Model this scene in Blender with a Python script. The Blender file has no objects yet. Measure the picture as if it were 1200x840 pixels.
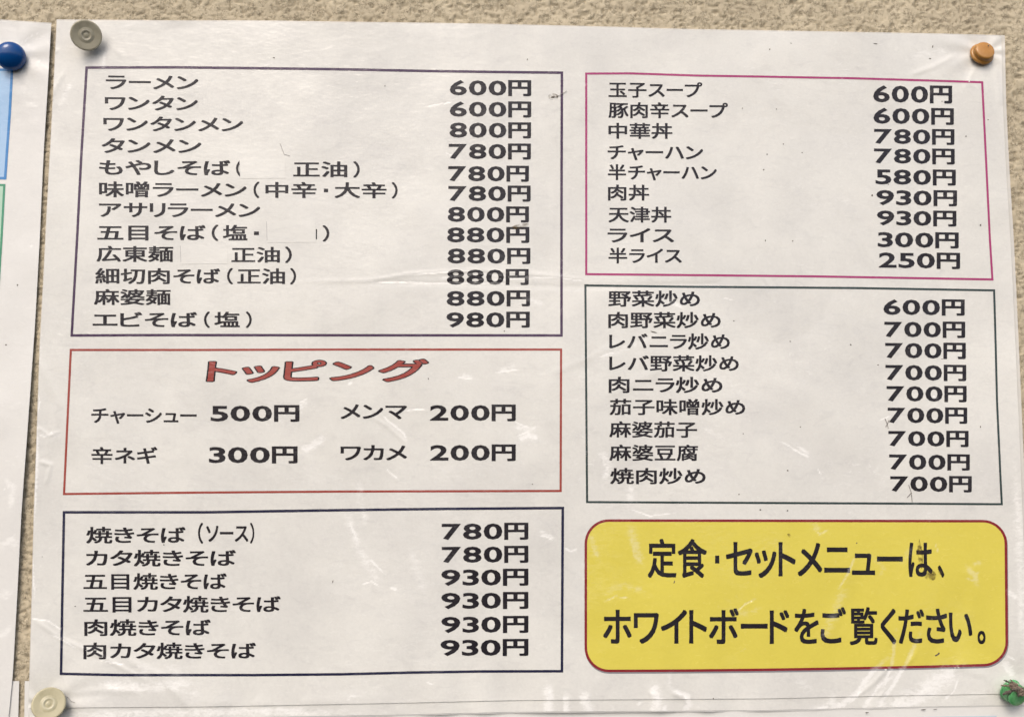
import bpy, bmesh, math, random
import numpy as np
from mathutils import Matrix, Vector

# ------------------------------------------------------------------ camera
C = bpy.context.scene.collection
R_ = math.radians
HFOV, PITCH, YAW, ROLL, D = R_(55), R_(5.659), R_(-2.065), R_(-0.0906), 0.41
def _rot():
    cr, sr = math.cos(ROLL), math.sin(ROLL); cp, sp = math.cos(PITCH), math.sin(PITCH); cy, sy = math.cos(YAW), math.sin(YAW)
    R = np.array([[cr, 0, sr], [0, 1, 0], [-sr, 0, cr]]); X = np.array([[1, 0, 0], [0, cp, -sp], [0, sp, cp]])
    Z = np.array([[cy, -sy, 0], [sy, cy, 0], [0, 0, 1]])
    return Z @ X @ R
M = _rot()
cam_data = bpy.data.cameras.new('camera'); cam = bpy.data.objects.new('camera', cam_data); C.objects.link(cam)
right, fwd, up = M[:, 0], M[:, 1], M[:, 2]
cam.matrix_world = Matrix(((right[0], up[0], -fwd[0], 0), (right[1], up[1], -fwd[1], -D), (right[2], up[2], -fwd[2], 0), (0, 0, 0, 1)))
cam_data.sensor_width = 36; cam_data.lens = 18 / math.tan(HFOV / 2)
cam_data.clip_start = 0.01; cam_data.clip_end = 100
cam_data.dof.use_dof = True; cam_data.dof.focus_distance = 0.412; cam_data.dof.aperture_fstop = 9.0
bpy.context.scene.camera = cam

# ------------------------------------------------------------------ light
SUN_EL, SUN_AZ, SUN_E, SKY_E, EXPO = 46, -18, 0.88, 0.145, 0.44      # azimuth measured from the wall's normal, negative = left
world = bpy.data.worlds.new('World'); bpy.context.scene.world = world; world.use_nodes = True
nt = world.node_tree; nt.nodes.clear()
wo = nt.nodes.new('ShaderNodeOutputWorld'); bg = nt.nodes.new('ShaderNodeBackground'); sky = nt.nodes.new('ShaderNodeTexSky')
sky.sky_type = 'NISHITA'; sky.sun_disc = False; sky.sun_elevation = R_(SUN_EL); sky.air_density = 1.0; sky.dust_density = 4.0; sky.ozone_density = 1.0
nt.links.new(sky.outputs[0], bg.inputs[0]); nt.links.new(bg.outputs[0], wo.inputs[0]); bg.inputs[1].default_value = SKY_E
sd = Vector((math.sin(R_(SUN_AZ)) * math.cos(R_(SUN_EL)), -math.cos(R_(SUN_AZ)) * math.cos(R_(SUN_EL)), math.sin(R_(SUN_EL))))
sky.sun_rotation = math.atan2(sd.x, sd.y)
sun_d = bpy.data.lights.new('sun', 'SUN'); sun_d.energy = SUN_E; sun_d.angle = R_(25); sun_d.color = (1.0, 0.95, 0.87)
sun = bpy.data.objects.new('sun', sun_d); C.objects.link(sun); sun.rotation_euler = sd.to_track_quat('Z', 'Y').to_euler()
sc = bpy.context.scene
sc.view_settings.view_transform = 'Standard'; sc.view_settings.look = 'None'; sc.view_settings.gamma = 1; sc.view_settings.exposure = EXPO
sc.view_settings.use_curve_mapping = False
sc.cycles.max_bounces = 8; sc.cycles.transparent_max_bounces = 12

# ------------------------------------------------------------------ places on the wall
FPX = 600 / math.tan(HFOV / 2)
def P(px, py, h=0.0):
    """point at height h in front of the wall seen at photograph position (px, py)"""
    px = np.asarray(px, float); py = np.asarray(py, float)
    x = (px - 600) / FPX; z = -(py - 420) / FPX
    d = x[..., None] * M[:, 0] + M[:, 1] + z[..., None] * M[:, 2]
    t = (D - h) / d[..., 1]
    return np.stack([d[..., 0] * t, -h + 0 * t, d[..., 2] * t], -1)
def on(px, py, hf, lift=0.0):
    """the same, resting on a height field hf(X, Z)"""
    h = np.zeros(np.shape(px))
    for _ in range(3):
        q = P(px, py, h); h = hf(q[..., 0], q[..., 2]) + lift
    return P(px, py, h)
MMPX = 0.41 / FPX       # metres per photograph pixel, about

# ------------------------------------------------------------------ helpers
def mesh_obj(name, verts, faces, mat=None, parent=None, smooth=False):
    me = bpy.data.meshes.new(name); me.from_pydata([tuple(map(float, v)) for v in verts], [], faces)
    if smooth: me.polygons.foreach_set('use_smooth', [True] * len(me.polygons))
    me.update()
    o = bpy.data.objects.new(name, me); C.objects.link(o)
    if mat: me.materials.append(mat)
    if parent: o.parent = parent
    return o
def grid_obj(name, V, mat=None, parent=None):
    """V: (n, m, 3) array of points -> smooth quad sheet"""
    n, m = V.shape[:2]
    idx = np.arange(n * m).reshape(n, m)
    f = np.stack([idx[:-1, :-1], idx[:-1, 1:], idx[1:, 1:], idx[1:, :-1]], -1).reshape(-1, 4)
    me = bpy.data.meshes.new(name)
    me.vertices.add(n * m); me.vertices.foreach_set('co', V.reshape(-1))
    me.loops.add(f.size); me.loops.foreach_set('vertex_index', f.reshape(-1).astype(np.int32))
    me.polygons.add(len(f)); me.polygons.foreach_set('loop_start', np.arange(0, f.size, 4, dtype=np.int32))
    me.polygons.foreach_set('use_smooth', np.ones(len(f), bool))
    me.update(calc_edges=True)
    o = bpy.data.objects.new(name, me); C.objects.link(o)
    if mat: me.materials.append(mat)
    if parent: o.parent = parent
    return o
def thing(name, label, cat, loc, group=None):
    o = bpy.data.objects.new(name, None); C.objects.link(o); o.empty_display_size = 0.01
    o['label'] = label; o['category'] = cat
    if group: o['group'] = group
    o['_at'] = [float(v) for v in loc]
    return o
THINGS = []
def settle():
    """move every Empty to its own place, keeping its parts where they stand"""
    for o in list(C.objects):
        if o.type == 'EMPTY' and '_at' in o:
            at = Vector(o['_at']); del o['_at']
            o.location = at
            for ch in o.children: ch.location = ch.location - at
seen = set()

def value_noise(x, y, seed):
    """smooth value noise sampled at x, y (arrays, unit cells)"""
    xi = np.floor(x).astype(np.int64); yi = np.floor(y).astype(np.int64); fx = x - xi; fy = y - yi
    fx = fx * fx * (3 - 2 * fx); fy = fy * fy * (3 - 2 * fy)
    def r(a, b):
        n = (a * 374761393 + b * 668265263 + seed * 1274126177) & 0xffffffff
        n = ((n ^ (n >> 13)) * 1274126177) & 0xffffffff
        return ((n ^ (n >> 16)) & 0xffff) / 65535.0
    return (r(xi, yi) * (1 - fx) + r(xi + 1, yi) * fx) * (1 - fy) + (r(xi, yi + 1) * (1 - fx) + r(xi + 1, yi + 1) * fx) * fy

# ------------------------------------------------------------------ materials
def mat_new(name):
    m = bpy.data.materials.new(name); m.use_nodes = True
    t = m.node_tree; return m, t, t.nodes['Principled BSDF'], t.nodes, t.links
def noise(N, L, scale, detail=4, rough=0.6, vec=None, dist=0.0):
    n = N.new('ShaderNodeTexNoise'); n.inputs['Scale'].default_value = scale; n.inputs['Detail'].default_value = detail
    n.inputs['Roughness'].default_value = rough; n.inputs['Distortion'].default_value = dist
    if vec is not None: L.new(vec, n.inputs['Vector'])
    return n
def maprange(N, L, src, a, b, c=0.0, d=1.0):
    r = N.new('ShaderNodeMapRange'); L.new(src, r.inputs['Value'])
    for k, v in zip(('From Min', 'From Max', 'To Min', 'To Max'), (a, b, c, d)): r.inputs[k].default_value = v
    return r.outputs[0]

def film_group():
    """crinkled surface of the laminating film, shared by everything printed beneath it"""
    g = bpy.data.node_groups.new('film_crinkle', 'ShaderNodeTree')
    g.interface.new_socket('Normal', in_out='OUTPUT', socket_type='NodeSocketVector')
    g.interface.new_socket('Roughness', in_out='OUTPUT', socket_type='NodeSocketFloat')
    g.interface.new_socket('Haze', in_out='OUTPUT', socket_type='NodeSocketFloat')
    g.interface.new_socket('Mottle', in_out='OUTPUT', socket_type='NodeSocketFloat')
    N, L = g.nodes, g.links
    out = N.new('NodeGroupOutput'); geo = N.new('ShaderNodeNewGeometry'); pos = geo.outputs['Position']
    mp = N.new('ShaderNodeMapping'); mp.inputs['Rotation'].default_value = (0, 0.5, 0); mp.inputs['Scale'].default_value = (1, 1, 2.2); L.new(pos, mp.inputs[0])
    a = noise(N, L, 60, 3, 0.5, pos); b = noise(N, L, 230, 4, 0.6, mp.outputs[0], 0.8)
    r = noise(N, L, 95, 5, 0.62, mp.outputs[0], 1.4)              # ridge lines
    ab = N.new('ShaderNodeMath'); ab.operation = 'SUBTRACT'; L.new(r.outputs[0], ab.inputs[0]); ab.inputs[1].default_value = 0.5
    ab2 = N.new('ShaderNodeMath'); ab2.operation = 'ABSOLUTE'; L.new(ab.outputs[0], ab2.inputs[0])
    ridge = maprange(N, L, ab2.outputs[0], 0.0, 0.055, 1.0, 0.0)
    lo = N.new('ShaderNodeAttribute'); lo.attribute_name = 'loose_glare'; LO = lo.outputs['Fac']
    ra = noise(N, L, 300, 3, 0.6, mp.outputs[0], 1.2)
    where = noise(N, L, 17, 2, 0.5, pos); wm = maprange(N, L, where.outputs[0], 0.50, 0.68)
    rw = N.new('ShaderNodeMath'); rw.operation = 'MULTIPLY'; L.new(ridge, rw.inputs[0]); L.new(wm, rw.inputs[1])
    l1 = N.new('ShaderNodeMath'); l1.operation = 'MULTIPLY'; L.new(ra.outputs[0], l1.inputs[0]); L.new(LO, l1.inputs[1])
    l2 = N.new('ShaderNodeMath'); l2.operation = 'MULTIPLY_ADD'; L.new(LO, l2.inputs[0]); l2.inputs[1].default_value = 0.6; L.new(l1.outputs[0], l2.inputs[2])
    l3 = N.new('ShaderNodeMath'); l3.operation = 'MULTIPLY_ADD'; L.new(l2.outputs[0], l3.inputs[0]); l3.inputs[1].default_value = 1.5; L.new(rw.outputs[0], l3.inputs[2]); rw = l3
    s1 = N.new('ShaderNodeMath'); s1.operation = 'MULTIPLY_ADD'; L.new(b.outputs[0], s1.inputs[0]); s1.inputs[1].default_value = 0.25; L.new(a.outputs[0], s1.inputs[2])
    s2 = N.new('ShaderNodeMath'); s2.operation = 'MULTIPLY_ADD'; L.new(rw.outputs[0], s2.inputs[0]); s2.inputs[1].default_value = 0.22; L.new(s1.outputs[0], s2.inputs[2])
    bp = N.new('ShaderNodeBump'); bp.inputs['Strength'].default_value = 0.75; bp.inputs['Distance'].default_value = 0.0011; L.new(s2.outputs[0], bp.inputs['Height'])
    L.new(bp.outputs[0], out.inputs['Normal'])
    L.new(maprange(N, L, b.outputs[0], 0.3, 0.7, 0.13, 0.30), out.inputs['Roughness'])
    # scuffed, milky spots of the worn film, plus film glare painted pale along creases
    sc_ = noise(N, L, 330, 5, 0.7, mp.outputs[0], 0.6); scm = maprange(N, L, sc_.outputs[0], 0.57, 0.70)
    sw = noise(N, L, 34, 3, 0.6, pos, 0.5); swm = maprange(N, L, sw.outputs[0], 0.56, 0.68)
    hz = N.new('ShaderNodeMath'); hz.operation = 'MULTIPLY'; L.new(scm, hz.inputs[0]); L.new(swm, hz.inputs[1])
    h1 = N.new('ShaderNodeMath'); h1.operation = 'MULTIPLY_ADD'; L.new(LO, h1.inputs[0]); h1.inputs[1].default_value = 0.42; L.new(sc_.outputs[0], h1.inputs[2])
    h2 = maprange(N, L, h1.outputs[0], 0.52, 0.78); h3 = N.new('ShaderNodeMath'); h3.operation = 'MULTIPLY'; h3.use_clamp = True; h4 = N.new('ShaderNodeMath'); h4.operation = 'MULTIPLY'; h4.use_clamp = True; L.new(LO, h4.inputs[0]); h4.inputs[1].default_value = 2.6
    L.new(h2, h3.inputs[0]); L.new(h4.outputs[0], h3.inputs[1]); h5 = N.new('ShaderNodeMath'); h5.operation = 'MULTIPLY_ADD'; L.new(h3.outputs[0], h5.inputs[0]); h5.inputs[1].default_value = 1.5; L.new(hz.outputs[0], h5.inputs[2])
    L.new(h5.outputs[0], out.inputs['Haze'])
    mo = noise(N, L, 26, 6, 0.66, pos, 0.3); st = noise(N, L, 9, 3, 0.6, mp.outputs[0], 1.0); fi = noise(N, L, 120, 5, 0.7, mp.outputs[0], 1.0)
    a1 = N.new('ShaderNodeMath'); a1.operation = 'MULTIPLY_ADD'; L.new(maprange(N, L, mo.outputs[0], 0.38, 0.68), a1.inputs[0]); a1.inputs[1].default_value = 0.5
    L.new(maprange(N, L, st.outputs[0], 0.45, 0.7, 0.0, 0.25), a1.inputs[2])
    a2 = N.new('ShaderNodeMath'); a2.operation = 'ADD'; a2.use_clamp = True; L.new(a1.outputs[0], a2.inputs[0]); L.new(maprange(N, L, fi.outputs[0], 0.52, 0.75, 0.0, 0.45), a2.inputs[1])
    L.new(a2.outputs[0], out.inputs['Mottle'])
    return g
FILM = film_group()
LAM = set()
def laminated(name, col, col2=None, haze=0.25, grain=0.0, coat=0.8):
    LAM.add(name)
    m, t, b, N, L = mat_new(name)
    g = N.new('ShaderNodeGroup'); g.node_tree = FILM
    mx = N.new('ShaderNodeMix'); mx.data_type = 'RGBA'; L.new(g.outputs['Mottle'], mx.inputs[0])
    mx.inputs[6].default_value = (*col, 1); mx.inputs[7].default_value = (*(col2 or col), 1)
    hm = N.new('ShaderNodeMath'); hm.operation = 'MULTIPLY'; hm.use_clamp = True; L.new(g.outputs['Haze'], hm.inputs[0]); hm.inputs[1].default_value = haze
    m2 = N.new('ShaderNodeMix'); m2.data_type = 'RGBA'; L.new(hm.outputs[0], m2.inputs[0]); L.new(mx.outputs[2], m2.inputs[6]); m2.inputs[7].default_value = (0.88, 0.87, 0.84, 1)  # milky wear and painted film glare both whiten the colour
    src = m2.outputs[2]
    if grain:      # paper fibre / print toner grain
        geo = N.new('ShaderNodeNewGeometry'); n = noise(N, L, 900, 3, 0.7, geo.outputs['Position'])
        m3 = N.new('ShaderNodeMix'); m3.data_type = 'RGBA'; m3.blend_type = 'MULTIPLY'; m3.inputs[0].default_value = 1
        L.new(src, m3.inputs[6]); cr = N.new('ShaderNodeCombineColor'); v = maprange(N, L, n.outputs[0], 0.3, 0.7, 1 - grain, 1.0)
        for k in range(3): L.new(v, cr.inputs[k])
        L.new(cr.outputs[0], m3.inputs[7]); src = m3.outputs[2]
    L.new(src, b.inputs['Base Color'])
    b.inputs['Roughness'].default_value = 0.75; b.inputs['Specular IOR Level'].default_value = 0.1
    b.inputs['Coat Weight'].default_value = coat; b.inputs['Coat IOR'].default_value = 1.48
    L.new(g.outputs['Roughness'], b.inputs['Coat Roughness']); L.new(g.outputs['Normal'], b.inputs['Coat Normal'])
    return m
def srgb(r, g, b, k=1.0):
    f = lambda c: ((c / 255 + 0.055) / 1.055) ** 2.4 if c > 10 else c / 255 / 12.92
    return (f(r) * k, f(g) * k, f(b) * k)
m_paper = laminated('paper', (0.722, 0.712, 0.668), (0.58, 0.572, 0.55), 0.55, 0.06)
m_paper2 = laminated('neighbour_paper', (0.73, 0.72, 0.69), (0.65, 0.64, 0.615), 0.35, 0.03)
m_ink = laminated('black_ink', (0.013, 0.011, 0.016), (0.020, 0.017, 0.022), 0.12, 0, 0.5)
m_purple = laminated('purple_ink', (0.050, 0.022, 0.065), None, 0.2)
m_red = laminated('red_ink', (0.31, 0.055, 0.043), (0.28, 0.05, 0.042), 0.2)
m_navy = laminated('navy_ink', (0.014, 0.015, 0.045), None, 0.15)
m_pink = laminated('magenta_ink', (0.36, 0.038, 0.15), (0.32, 0.03, 0.14), 0.2)
m_green = laminated('dark_green_ink', (0.030, 0.048, 0.048), None, 0.2)
m_yellow = laminated('yellow_ink', (0.68, 0.585, 0.10), (0.63, 0.535, 0.085), 0.13, 0.04)
m_maroon = laminated('maroon_ink', (0.22, 0.020, 0.028), None, 0.15)
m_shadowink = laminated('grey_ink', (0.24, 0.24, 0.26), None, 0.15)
m_patch = laminated('correction_paper', (0.722, 0.712, 0.668), (0.58, 0.572, 0.55), 0.4)
m_lblue = laminated('light_blue_ink', (0.36, 0.53, 0.74), (0.34, 0.50, 0.71), 0.25)
m_lblue2 = laminated('pale_blue_ink', (0.50, 0.60, 0.68), (0.47, 0.57, 0.65), 0.25)
m_blue = laminated('blue_ink', (0.055, 0.22, 0.50), None, 0.2)
m_lgreen = laminated('pale_green_ink', (0.42, 0.60, 0.47), None, 0.2)
m_dgreen = laminated('green_ink', (0.06, 0.27, 0.16), None, 0.2)
def film_mat():
    m = bpy.data.materials.new('clear_film'); m.use_nodes = True; t = m.node_tree; N, L = t.nodes, t.links; N.clear()
    o = N.new('ShaderNodeOutputMaterial'); tr = N.new('ShaderNodeBsdfTransparent'); gl = N.new('ShaderNodeBsdfGlossy'); df = N.new('ShaderNodeBsdfDiffuse')
    tr.inputs[0].default_value = (0.93, 0.93, 0.92, 1); gl.inputs['Roughness'].default_value = 0.3; df.inputs[0].default_value = (0.8, 0.79, 0.77, 1)
    fr = N.new('ShaderNodeFresnel'); fr.inputs[0].default_value = 1.4
    a = N.new('ShaderNodeMixShader'); a.inputs[0].default_value = 0.60; L.new(tr.outputs[0], a.inputs[1]); L.new(df.outputs[0], a.inputs[2])
    b = N.new('ShaderNodeMixShader'); L.new(fr.outputs[0], b.inputs[0]); L.new(a.outputs[0], b.inputs[1]); L.new(gl.outputs[0], b.inputs[2])
    L.new(b.outputs[0], o.inputs[0]); return m
m_film = film_mat()
def wall_mat():
    m, t, b, N, L = mat_new('wall_covering')
    geo = N.new('ShaderNodeNewGeometry'); pos = geo.outputs['Position']
    mp = N.new('ShaderNodeMapping'); mp.inputs['Scale'].default_value = (1, 1, 1.5); L.new(pos, mp.inputs[0])
    at = N.new('ShaderNodeAttribute'); at.attribute_name = 'pit'
    n1 = noise(N, L, 620, 3, 0.6, mp.outputs[0], 0.8); n2 = noise(N, L, 30, 4, 0.6, pos); n3 = noise(N, L, 1500, 2, 0.6, pos)
    cr = N.new('ShaderNodeMix'); cr.data_type = 'RGBA'; L.new(maprange(N, L, n2.outputs[0], 0.3, 0.7), cr.inputs[0])
    cr.inputs[6].default_value = (0.45, 0.385, 0.275, 1); cr.inputs[7].default_value = (0.56, 0.485, 0.35, 1)
    mp2 = N.new('ShaderNodeMapping'); mp2.inputs['Scale'].default_value = (1.5, 1, 0.8); L.new(pos, mp2.inputs[0]); mp3 = N.new('ShaderNodeMapping'); mp3.inputs['Scale'].default_value = (0.65, 1, 1.7); L.new(pos, mp3.inputs[0])
    def crack(vec, sc_):
        n = noise(N, L, sc_, 3, 0.6, vec, 0.4); d1 = N.new('ShaderNodeMath'); d1.operation = 'SUBTRACT'; L.new(n.outputs[0], d1.inputs[0]); d1.inputs[1].default_value = 0.5
        d2 = N.new('ShaderNodeMath'); d2.operation = 'ABSOLUTE'; L.new(d1.outputs[0], d2.inputs[0]); return maprange(N, L, d2.outputs[0], 0.004, 0.026, 1.0, 0.0)
    ca, cb = crack(mp2.outputs[0], 380), crack(mp3.outputs[0], 330); cm = noise(N, L, 260, 3, 0.6, pos, 0.0)
    cx = N.new('ShaderNodeMath'); cx.operation = 'MAXIMUM'; L.new(ca, cx.inputs[0]); L.new(cb, cx.inputs[1]); cy = N.new('ShaderNodeMath'); cy.operation = 'MULTIPLY'; L.new(cx.outputs[0], cy.inputs[0]); L.new(maprange(N, L, cm.outputs[0], 0.44, 0.56, 0.0, 0.7), cy.inputs[1])
    dirt0 = N.new('ShaderNodeMath'); dirt0.operation = 'MAXIMUM'; L.new(at.outputs['Fac'], dirt0.inputs[0]); L.new(cy.outputs[0], dirt0.inputs[1])
    dirt = N.new('ShaderNodeMath'); dirt.operation = 'MAXIMUM'; L.new(dirt0.outputs[0], dirt.inputs[0]); L.new(maprange(N, L, n1.outputs[0], 0.62, 0.72, 0.0, 0.5), dirt.inputs[1])
    c2 = N.new('ShaderNodeMix'); c2.data_type = 'RGBA'; L.new(dirt.outputs[0], c2.inputs[0]); L.new(cr.outputs[2], c2.inputs[6]); c2.inputs[7].default_value = (0.16, 0.13, 0.085, 1)
    L.new(c2.outputs[2], b.inputs['Base Color']); b.inputs['Roughness'].default_value = 0.85; b.inputs['Specular IOR Level'].default_value = 0.25
    bp = N.new('ShaderNodeBump'); bp.inputs['Strength'].default_value = 0.5; bp.inputs['Distance'].default_value = 0.0004; L.new(n1.outputs[0], bp.inputs['Height'])
    b0 = N.new('ShaderNodeBump'); b0.invert = True; b0.inputs['Strength'].default_value = 0.6; b0.inputs['Distance'].default_value = 0.0003; L.new(cy.outputs[0], b0.inputs['Height']); L.new(b0.outputs[0], bp.inputs['Normal'])
    b2 = N.new('ShaderNodeBump'); b2.inputs['Strength'].default_value = 0.3; b2.inputs['Distance'].default_value = 0.0002; L.new(n3.outputs[0], b2.inputs['Height']); L.new(bp.outputs[0], b2.inputs['Normal'])
    L.new(b2.outputs[0], b.inputs['Normal']); return m
m_wall = wall_mat()
def plastic(name, col, rough=0.3, sss=0.3, dirt=(0.1, 0.08, 0.05), amt=0.25, trans=0.0):
    m, t, b, N, L = mat_new(name)
    geo = N.new('ShaderNodeTexCoord'); n = noise(N, L, 240, 5, 0.65, geo.outputs['Object'])
    mx = N.new('ShaderNodeMix'); mx.data_type = 'RGBA'; L.new(maprange(N, L, n.outputs[0], 0.48, 0.75, 0.0, amt), mx.inputs[0])
    mx.inputs[6].default_value = (*col, 1); mx.inputs[7].default_value = (*dirt, 1); L.new(mx.outputs[2], b.inputs['Base Color'])
    b.inputs['Roughness'].default_value = rough; b.inputs['Subsurface Weight'].default_value = sss; b.inputs['Subsurface Radius'].default_value = (1, 1, 1); b.inputs['Subsurface Scale'].default_value = 0.002
    b.inputs['Transmission Weight'].default_value = trans
    bp = N.new('ShaderNodeBump'); bp.inputs['Strength'].default_value = 0.25; bp.inputs['Distance'].default_value = 0.0003; L.new(n.outputs[0], bp.inputs['Height']); L.new(bp.outputs[0], b.inputs['Normal'])
    return m
m_metal, _, _b, _, _ = mat_new('pin_steel'); _b.inputs['Metallic'].default_value = 1; _b.inputs['Roughness'].default_value = 0.3; _b.inputs['Base Color'].default_value = (0.6, 0.6, 0.6, 1)
def simple(name, col, rough=0.9):
    m, t, b, N, L = mat_new(name); geo = N.new('ShaderNodeNewGeometry'); n = noise(N, L, 1800, 3, 0.6, geo.outputs['Position'])
    mx = N.new('ShaderNodeMix'); mx.data_type = 'RGBA'; L.new(n.outputs[0], mx.inputs[0]); mx.inputs[6].default_value = (*[c * .6 for c in col], 1); mx.inputs[7].default_value = (*[c * 1.5 for c in col], 1)
    L.new(mx.outputs[2], b.inputs['Base Color']); b.inputs['Roughness'].default_value = rough; return m
m_dirt = simple('dark_dirt', (0.09, 0.075, 0.06)); m_debris = simple('brown_debris', (0.16, 0.12, 0.09)); m_hair = simple('grey_fibre', (0.12, 0.10, 0.09))

# ------------------------------------------------------------------ wall
def axis(lo, hi, a, b, step):
    return np.concatenate([np.linspace(lo, a, 14)[:-1], np.arange(a, b, step), np.linspace(b, hi, 14)])
c0 = P(0, 0)[[0, 2]]; c1 = P(1200, 840)[[0, 2]]
xs = axis(-1.0, 1.0, c0[0] - 0.03, c1[0] + 0.03, 0.00062); zs = axis(-1.0, 1.0, c1[1] - 0.02, c0[1] + 0.02, 0.00062)
def wall_h(X, Z):
    w = 0.5 * value_noise(X * 300, Z * 300, 3)
    X2 = X + 0.0011 * value_noise(X * 420, Z * 420, 11); Z2 = Z + 0.0011 * value_noise(X * 420, Z * 420, 12)
    a = value_noise(X2 * 620, Z2 * 1150, 1); b = value_noise(X2 * 1250, Z2 * 700, 2); c = value_noise(X * 1100, Z * 1100, 5)
    pit = np.clip((0.27 - np.minimum(a, b)) / 0.16, 0, 1)
    f = 0.6 * a + 0.4 * c
    return 0.00065 * w + 0.00050 * f - 0.00045 * pit - 0.00015, pit
XX, ZZ = np.meshgrid(xs, zs, indexing='ij'); hh, pit = wall_h(XX, ZZ)
wall = grid_obj('wall', np.stack([XX, -hh, ZZ], -1), m_wall); wall['kind'] = 'structure'
pa = wall.data.attributes.new('pit', 'FLOAT', 'POINT'); pa.data.foreach_set('value', (pit * 0.45).reshape(-1).astype(np.float32))

# ------------------------------------------------------------------ height fields of the sheets
def seg_dist(X, Z, pts):
    best = np.full(np.shape(X), 1e9); along = np.zeros(np.shape(X)); n = len(pts) - 1
    for i in range(n):
        ax, az = pts[i]; bx, bz = pts[i + 1]; dx, dz = bx - ax, bz - az; l2 = dx * dx + dz * dz + 1e-12
        t = np.clip(((X - ax) * dx + (Z - az) * dz) / l2, 0, 1); d = np.hypot(X - ax - t * dx, Z - az - t * dz)
        k = d < best; best = np.where(k, d, best); along = np.where(k, (i + t) / n, along)
    return best, along
CREASES = [   # px polyline, height (mm), half width (mm)
    ([(350, 331), (430, 331), (480, 323), (560, 318), (640, 324), (690, 330)], 0.16, 0.9),
    ([(400, 333), (520, 334), (690, 338), (820, 334), (1000, 330)], -0.14, 1.2),
    ([(40, 722), (75, 748), (130, 772), (180, 800)], 0.20, 0.9),
    ([(150, 770), (190, 790), (230, 835)], 0.22, 1.6),
    ([(1050, 770), (1020, 800), (1002, 815), (975, 825), (930, 838)], 0.30, 1.3),
    ([(1075, 760), (1050, 790), (1025, 820), (1012, 838)], 0.28, 1.0),
    ([(1130, 770), (1100, 800), (1060, 822), (1020, 832)], 0.35, 2.0),
    ([(1120, 790), (1112, 812), (1085, 826)], -0.2, 1.3),
    ([(760, 805), (768, 820), (775, 840)], 0.35, 1.1),
    ([(785, 808), (802, 818), (796, 840)], 0.30, 1.0),
    ([(820, 825), (835, 840)], 0.2, 0.9),
    ([(640, 805), (645, 835)], 0.25, 1.2), ([(665, 812), (672, 838)], 0.2, 1.0), ([(690, 808), (680, 838)], 0.2, 1.0),
    ([(430, 484), (455, 500), (475, 518), (480, 530)], 0.12, 0.7),
    ([(700, 470), (760, 440), (800, 420)], 0.12, 2.0), ([(640, 440), (690, 420), (730, 400)], 0.10, 1.6),
    ([(1130, 660), (1140, 690), (1132, 730)], 0.16, 3.0), ([(1000, 640), (985, 700), (960, 760)], 0.14, 3.0),
    ([(45, 500), (60, 510), (75, 506)], 0.25, 0.8), ([(48, 540), (62, 545), (56, 570)], 0.2, 0.8),
    ([(47, 420), (70, 470), (60, 540)], 0.2, 2.0),
    ([(1120, 66), (1090, 82), (1060, 92)], 0.2, 1.2), ([(1140, 80), (1125, 110)], 0.16, 1.0), ([(1160, 80), (1166, 130)], 0.2, 1.3),
    ([(85, 62), (75, 90), (60, 120)], 0.22, 1.1), ([(80, 50), (66, 66)], 0.2, 0.9), ([(115, 62), (122, 92)], 0.15, 1.1), ([(122, 50), (170, 62)], 0.14, 1.2),
    ([(225, 820), (330, 822), (450, 815)], 0.12, 2.2), ([(80, 812), (120, 806), (170, 808)], 0.2, 1.4),
]
CW = [([tuple(P(a, b)[[0, 2]]) for a, b in pts], h * 1e-3, w * 1e-3) for pts, h, w in CREASES]
PINS = {'grey': (101, 41), 'blue': (13, 66), 'orange': (1150, 64), 'cream': (57, 823), 'green': (1184, 808)}
PW = {k: P(*v)[[0, 2]] for k, v in PINS.items()}
def pin_dip(X, Z, keys, depth):
    h = 0
    for i, k in enumerate(keys):
        dx, dz = X - PW[k][0], Z - PW[k][1]; r = np.hypot(dx, dz); th = np.arctan2(dz, dx)
        h = h - depth * np.exp(-(r / 0.011) ** 2) + 0.00022 * np.sin(7 * th + i + 1.3 * np.sin(2 * th)) * np.exp(-((r - 0.013) / 0.012) ** 2)
    return h
XR = P(1190, 420)[0]; XL = P(48, 420)[0]; ZB = P(600, 835)[2]; ZT = P(600, 32)[2]
def h_menu(X, Z):
    h = 0.0024 + 0.0007 * np.sin(X * 21 + 1.1 + Z * 6) + 0.0005 * np.sin(Z * 31 + X * 9 + 0.5) + 0.00018 * np.sin(X * 63 - Z * 41) \
        + 0.0001 * np.sin(X * 120 + 50 * Z + 2 * np.sin(Z * 60))
    h = h + 0.00042 * (value_noise(X * 38 + 9, Z * 30 + 5, 21) - 0.5) + 0.00020 * (value_noise(X * 110, Z * 85, 22) - 0.5)
    eb = np.exp(-np.clip(Z - ZB, 0, 1) / 0.020)
    h = h + eb * (0.0004 * np.sin(X * 210 + 2 * np.sin(X * 70)) - 0.0001)
    h = h + 0.0016 * np.exp(-np.clip(XR - X, 0, 1) / 0.012) + 0.0005 * np.exp(-np.clip(X - XL, 0, 1) / 0.006)
    h = h + 0.0003 * np.exp(-np.clip(ZT - Z, 0, 1) / 0.006) * np.sin(X * 85)
    h = h + pin_dip(X, Z, ('grey', 'orange', 'cream', 'green'), 0.0011)
    for pts, a, w in CW:
        d, s = seg_dist(X, Z, pts)
        h = h + a * np.exp(-(d / w) ** 2) * np.clip(np.sin(np.pi * np.clip(s, 0.02, 0.98)) * 2.2, 0, 1)
    return np.maximum(h, 0.00165)
def h_left(X, Z):
    h = 0.0020 + 0.0005 * np.sin(X * 40 + 1) + 0.0005 * np.sin(Z * 28 + 2) + 0.0004 * (value_noise(X * 60, Z * 50, 31) - 0.5) + 0.0003 * (value_noise(X * 150, Z * 60, 32) - 0.5)
    return np.maximum(h + pin_dip(X, Z, ('blue',), 0.0010), 0.0015)
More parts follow.
